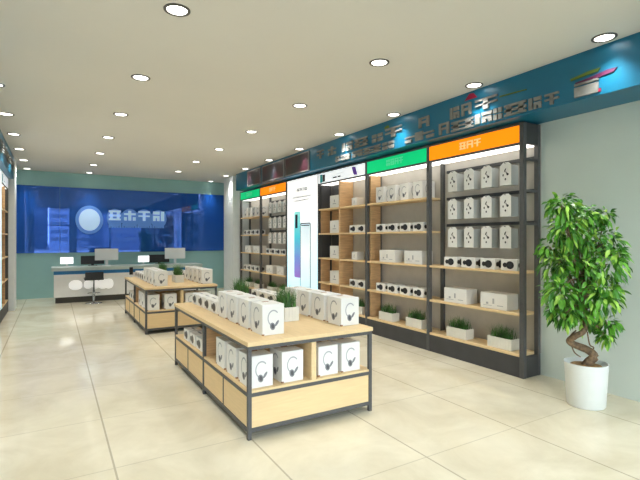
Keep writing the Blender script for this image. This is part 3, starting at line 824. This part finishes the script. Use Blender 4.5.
def leaf(p, dirv, L, W, droop):
    dirv = dirv.normalized()
    side = dirv.cross(Vector((0, 0, 1)))
    if side.length < .1: side = Vector((1, 0, 0))
    side.normalize()
    nrm = side.cross(dirv).normalized()
    ro = rnd.uniform(-.9, .9)
    side, nrm = side * math.cos(ro) + nrm * math.sin(ro), nrm * math.cos(ro) - side * math.sin(ro)
    prev = None; q = Vector(p)
    for s_, ww in ((0, .06), (.25, .8), (.5, 1.0), (.78, .62), (1.0, .03)):
        c_ = q + dirv * (L * s_) + Vector((0, 0, -droop * L * s_ * s_)); w_ = W * ww / 2
        cur = (fo.bm.verts.new(c_ - side * w_ + nrm * w_ * .35), fo.bm.verts.new(c_), fo.bm.verts.new(c_ + side * w_ + nrm * w_ * .35))
        if prev:
            for a, b in ((0, 1), (1, 2)):
                g_ = fo.bm.faces.new([prev[a], prev[b], cur[b], cur[a]]); g_.material_index = fo.mi; g_.smooth = True
        prev = cur
for (u, y, rpx) in CL:
    rad = rpx * .0091
    cen = loc3(u, y, rnd.uniform(-.17, .10))
    a = sp[int(nn * rnd.uniform(.68, .98))]
    br.tube(smooth_path([a, (a + cen) / 2 + Vector((0, 0, .05)), cen], 4), [.009 - .0006 * k for k in range(9)], 6)
    n = int(30 + rpx * rpx * .36)
    for k in range(n):
        v = Vector((rnd.gauss(0, 1), rnd.gauss(0, 1), rnd.gauss(0, 1))).normalized()
        p = cen + v * rad * rnd.uniform(.25, 1.0) ** .6
        if p.x + PX > 4.55: continue
        dv = (v * .8 + Vector((rnd.uniform(-.5, .5), rnd.uniform(-.5, .5), rnd.uniform(-1.0, -.05))))
        fo.mi = 1 if rnd.random() < .38 else (2 if rnd.random() < .26 else 0)
        leaf(p, dv, rnd.uniform(.058, .09), rnd.uniform(.026, .038), rnd.uniform(.1, .5))
br.build('branches', 'bark', f)
lv = fo.build('foliage', ['leaf1', 'leaf2', 'leaf3'], f)
bm_ok = True

# ------------------------------------------------------------------ ceiling downlights
def make_downlight():
    r = bpy.data.objects.new('ceiling_downlight', None); COL.objects.link(r); tag(r, 'round recessed ceiling downlight', 'ceiling light')
    MB().lathe([(.074, -.004), (.078, -.009), (.096, -.006), (.097, -.0005), (.074, -.0005), (.074, -.004)], seg=32).build('trim_ring', 'ring', r)
    MB().lathe([(0, -.003), (.0735, -.003), (.0735, -.0006), (0, -.0006)], seg=32).build('lens', 'lamp', r)
    return r
DL = make_downlight()
SPOT = bpy.data.lights.new('downlight_beam', 'SPOT')
SPOT.energy = 66; SPOT.spot_size = math.radians(100); SPOT.spot_blend = 0.85; SPOT.shadow_soft_size = 0.09; SPOT.color = (1.0, 0.98, 0.94)
SPOT2 = SPOT.copy(); SPOT2.spot_size = math.radians(75)
rows = [('row over the open aisle', .79, [1.79, 3.42, 5.05, 6.68, 8.31, 9.94, 11.58, 13.0]),
        ('row over the display tables', 2.71, [1.80, 3.44, 5.07, 6.70, 8.33, 9.94, 11.6]),
        ('row along the lettered fascia', 4.015, [.66, 2.04, 3.41, 4.78, 6.14, 7.53, 8.93, 10.33, 11.75, 13.12]),
        ('row along the opposite fascia', -.562, [3.36, 4.72, 6.09, 7.46, 8.83, 10.24, 11.64, 13.0])]
for rn, x, ys in rows:
    for k, y in enumerate(ys):
        place(DL, (x, y, HC), 0, 'round ceiling downlight, %s from the camera end of the %s' % (ORD[k], rn), 'ceiling downlights')
        l = bpy.data.objects.new('downlight_beam', SPOT2 if y > 12.8 else SPOT); COL.objects.link(l); l.location = (x, y, HC - .02)

# ------------------------------------------------------------------ daylight
W = bpy.data.worlds.new('sky'); S.world = W; W.use_nodes = True
bg = W.node_tree.nodes['Background']; bg.inputs['Color'].default_value = (.86, .93, 1.0, 1); bg.inputs['Strength'].default_value = 9.5
for a, b, top in ((-.95, .78, HC - .06), (1.02, 4.45, 2.95)):
    p = bpy.data.lights.new('daylight_portal', 'AREA'); p.shape = 'RECTANGLE'; p.size = b - a; p.size_y = top; p.cycles.is_portal = True
    o = bpy.data.objects.new('daylight_portal', p); COL.objects.link(o); o.location = ((a + b) / 2, YF - .14, top / 2); o.rotation_euler = (PI / 2, 0, 0)

# ------------------------------------------------------------------ camera and view
cam = bpy.data.cameras.new('camera'); cam.sensor_fit = 'HORIZONTAL'; cam.sensor_width = 36; cam.lens = 448.34 / 640 * 36; cam.shift_y = -1.26 / 640; cam.clip_start = .05; cam.clip_end = 400
co = bpy.data.objects.new('camera', cam); COL.objects.link(co); co.location = (0, 0, 1.5); co.rotation_euler = (PI / 2, 0, -.5357); S.camera = co
S.view_settings.view_transform = 'Standard'; S.view_settings.look = 'None'; S.view_settings.gamma = 1; S.view_settings.use_curve_mapping = False
S.view_settings.exposure = 0.18
S.cycles.use_denoising = True
S.cycles.max_bounces = 8; S.cycles.diffuse_bounces = 5; S.cycles.glossy_bounces = 4; S.cycles.caustics_reflective = False; S.cycles.caustics_refractive = False
S.cycles.sample_clamp_indirect = 6
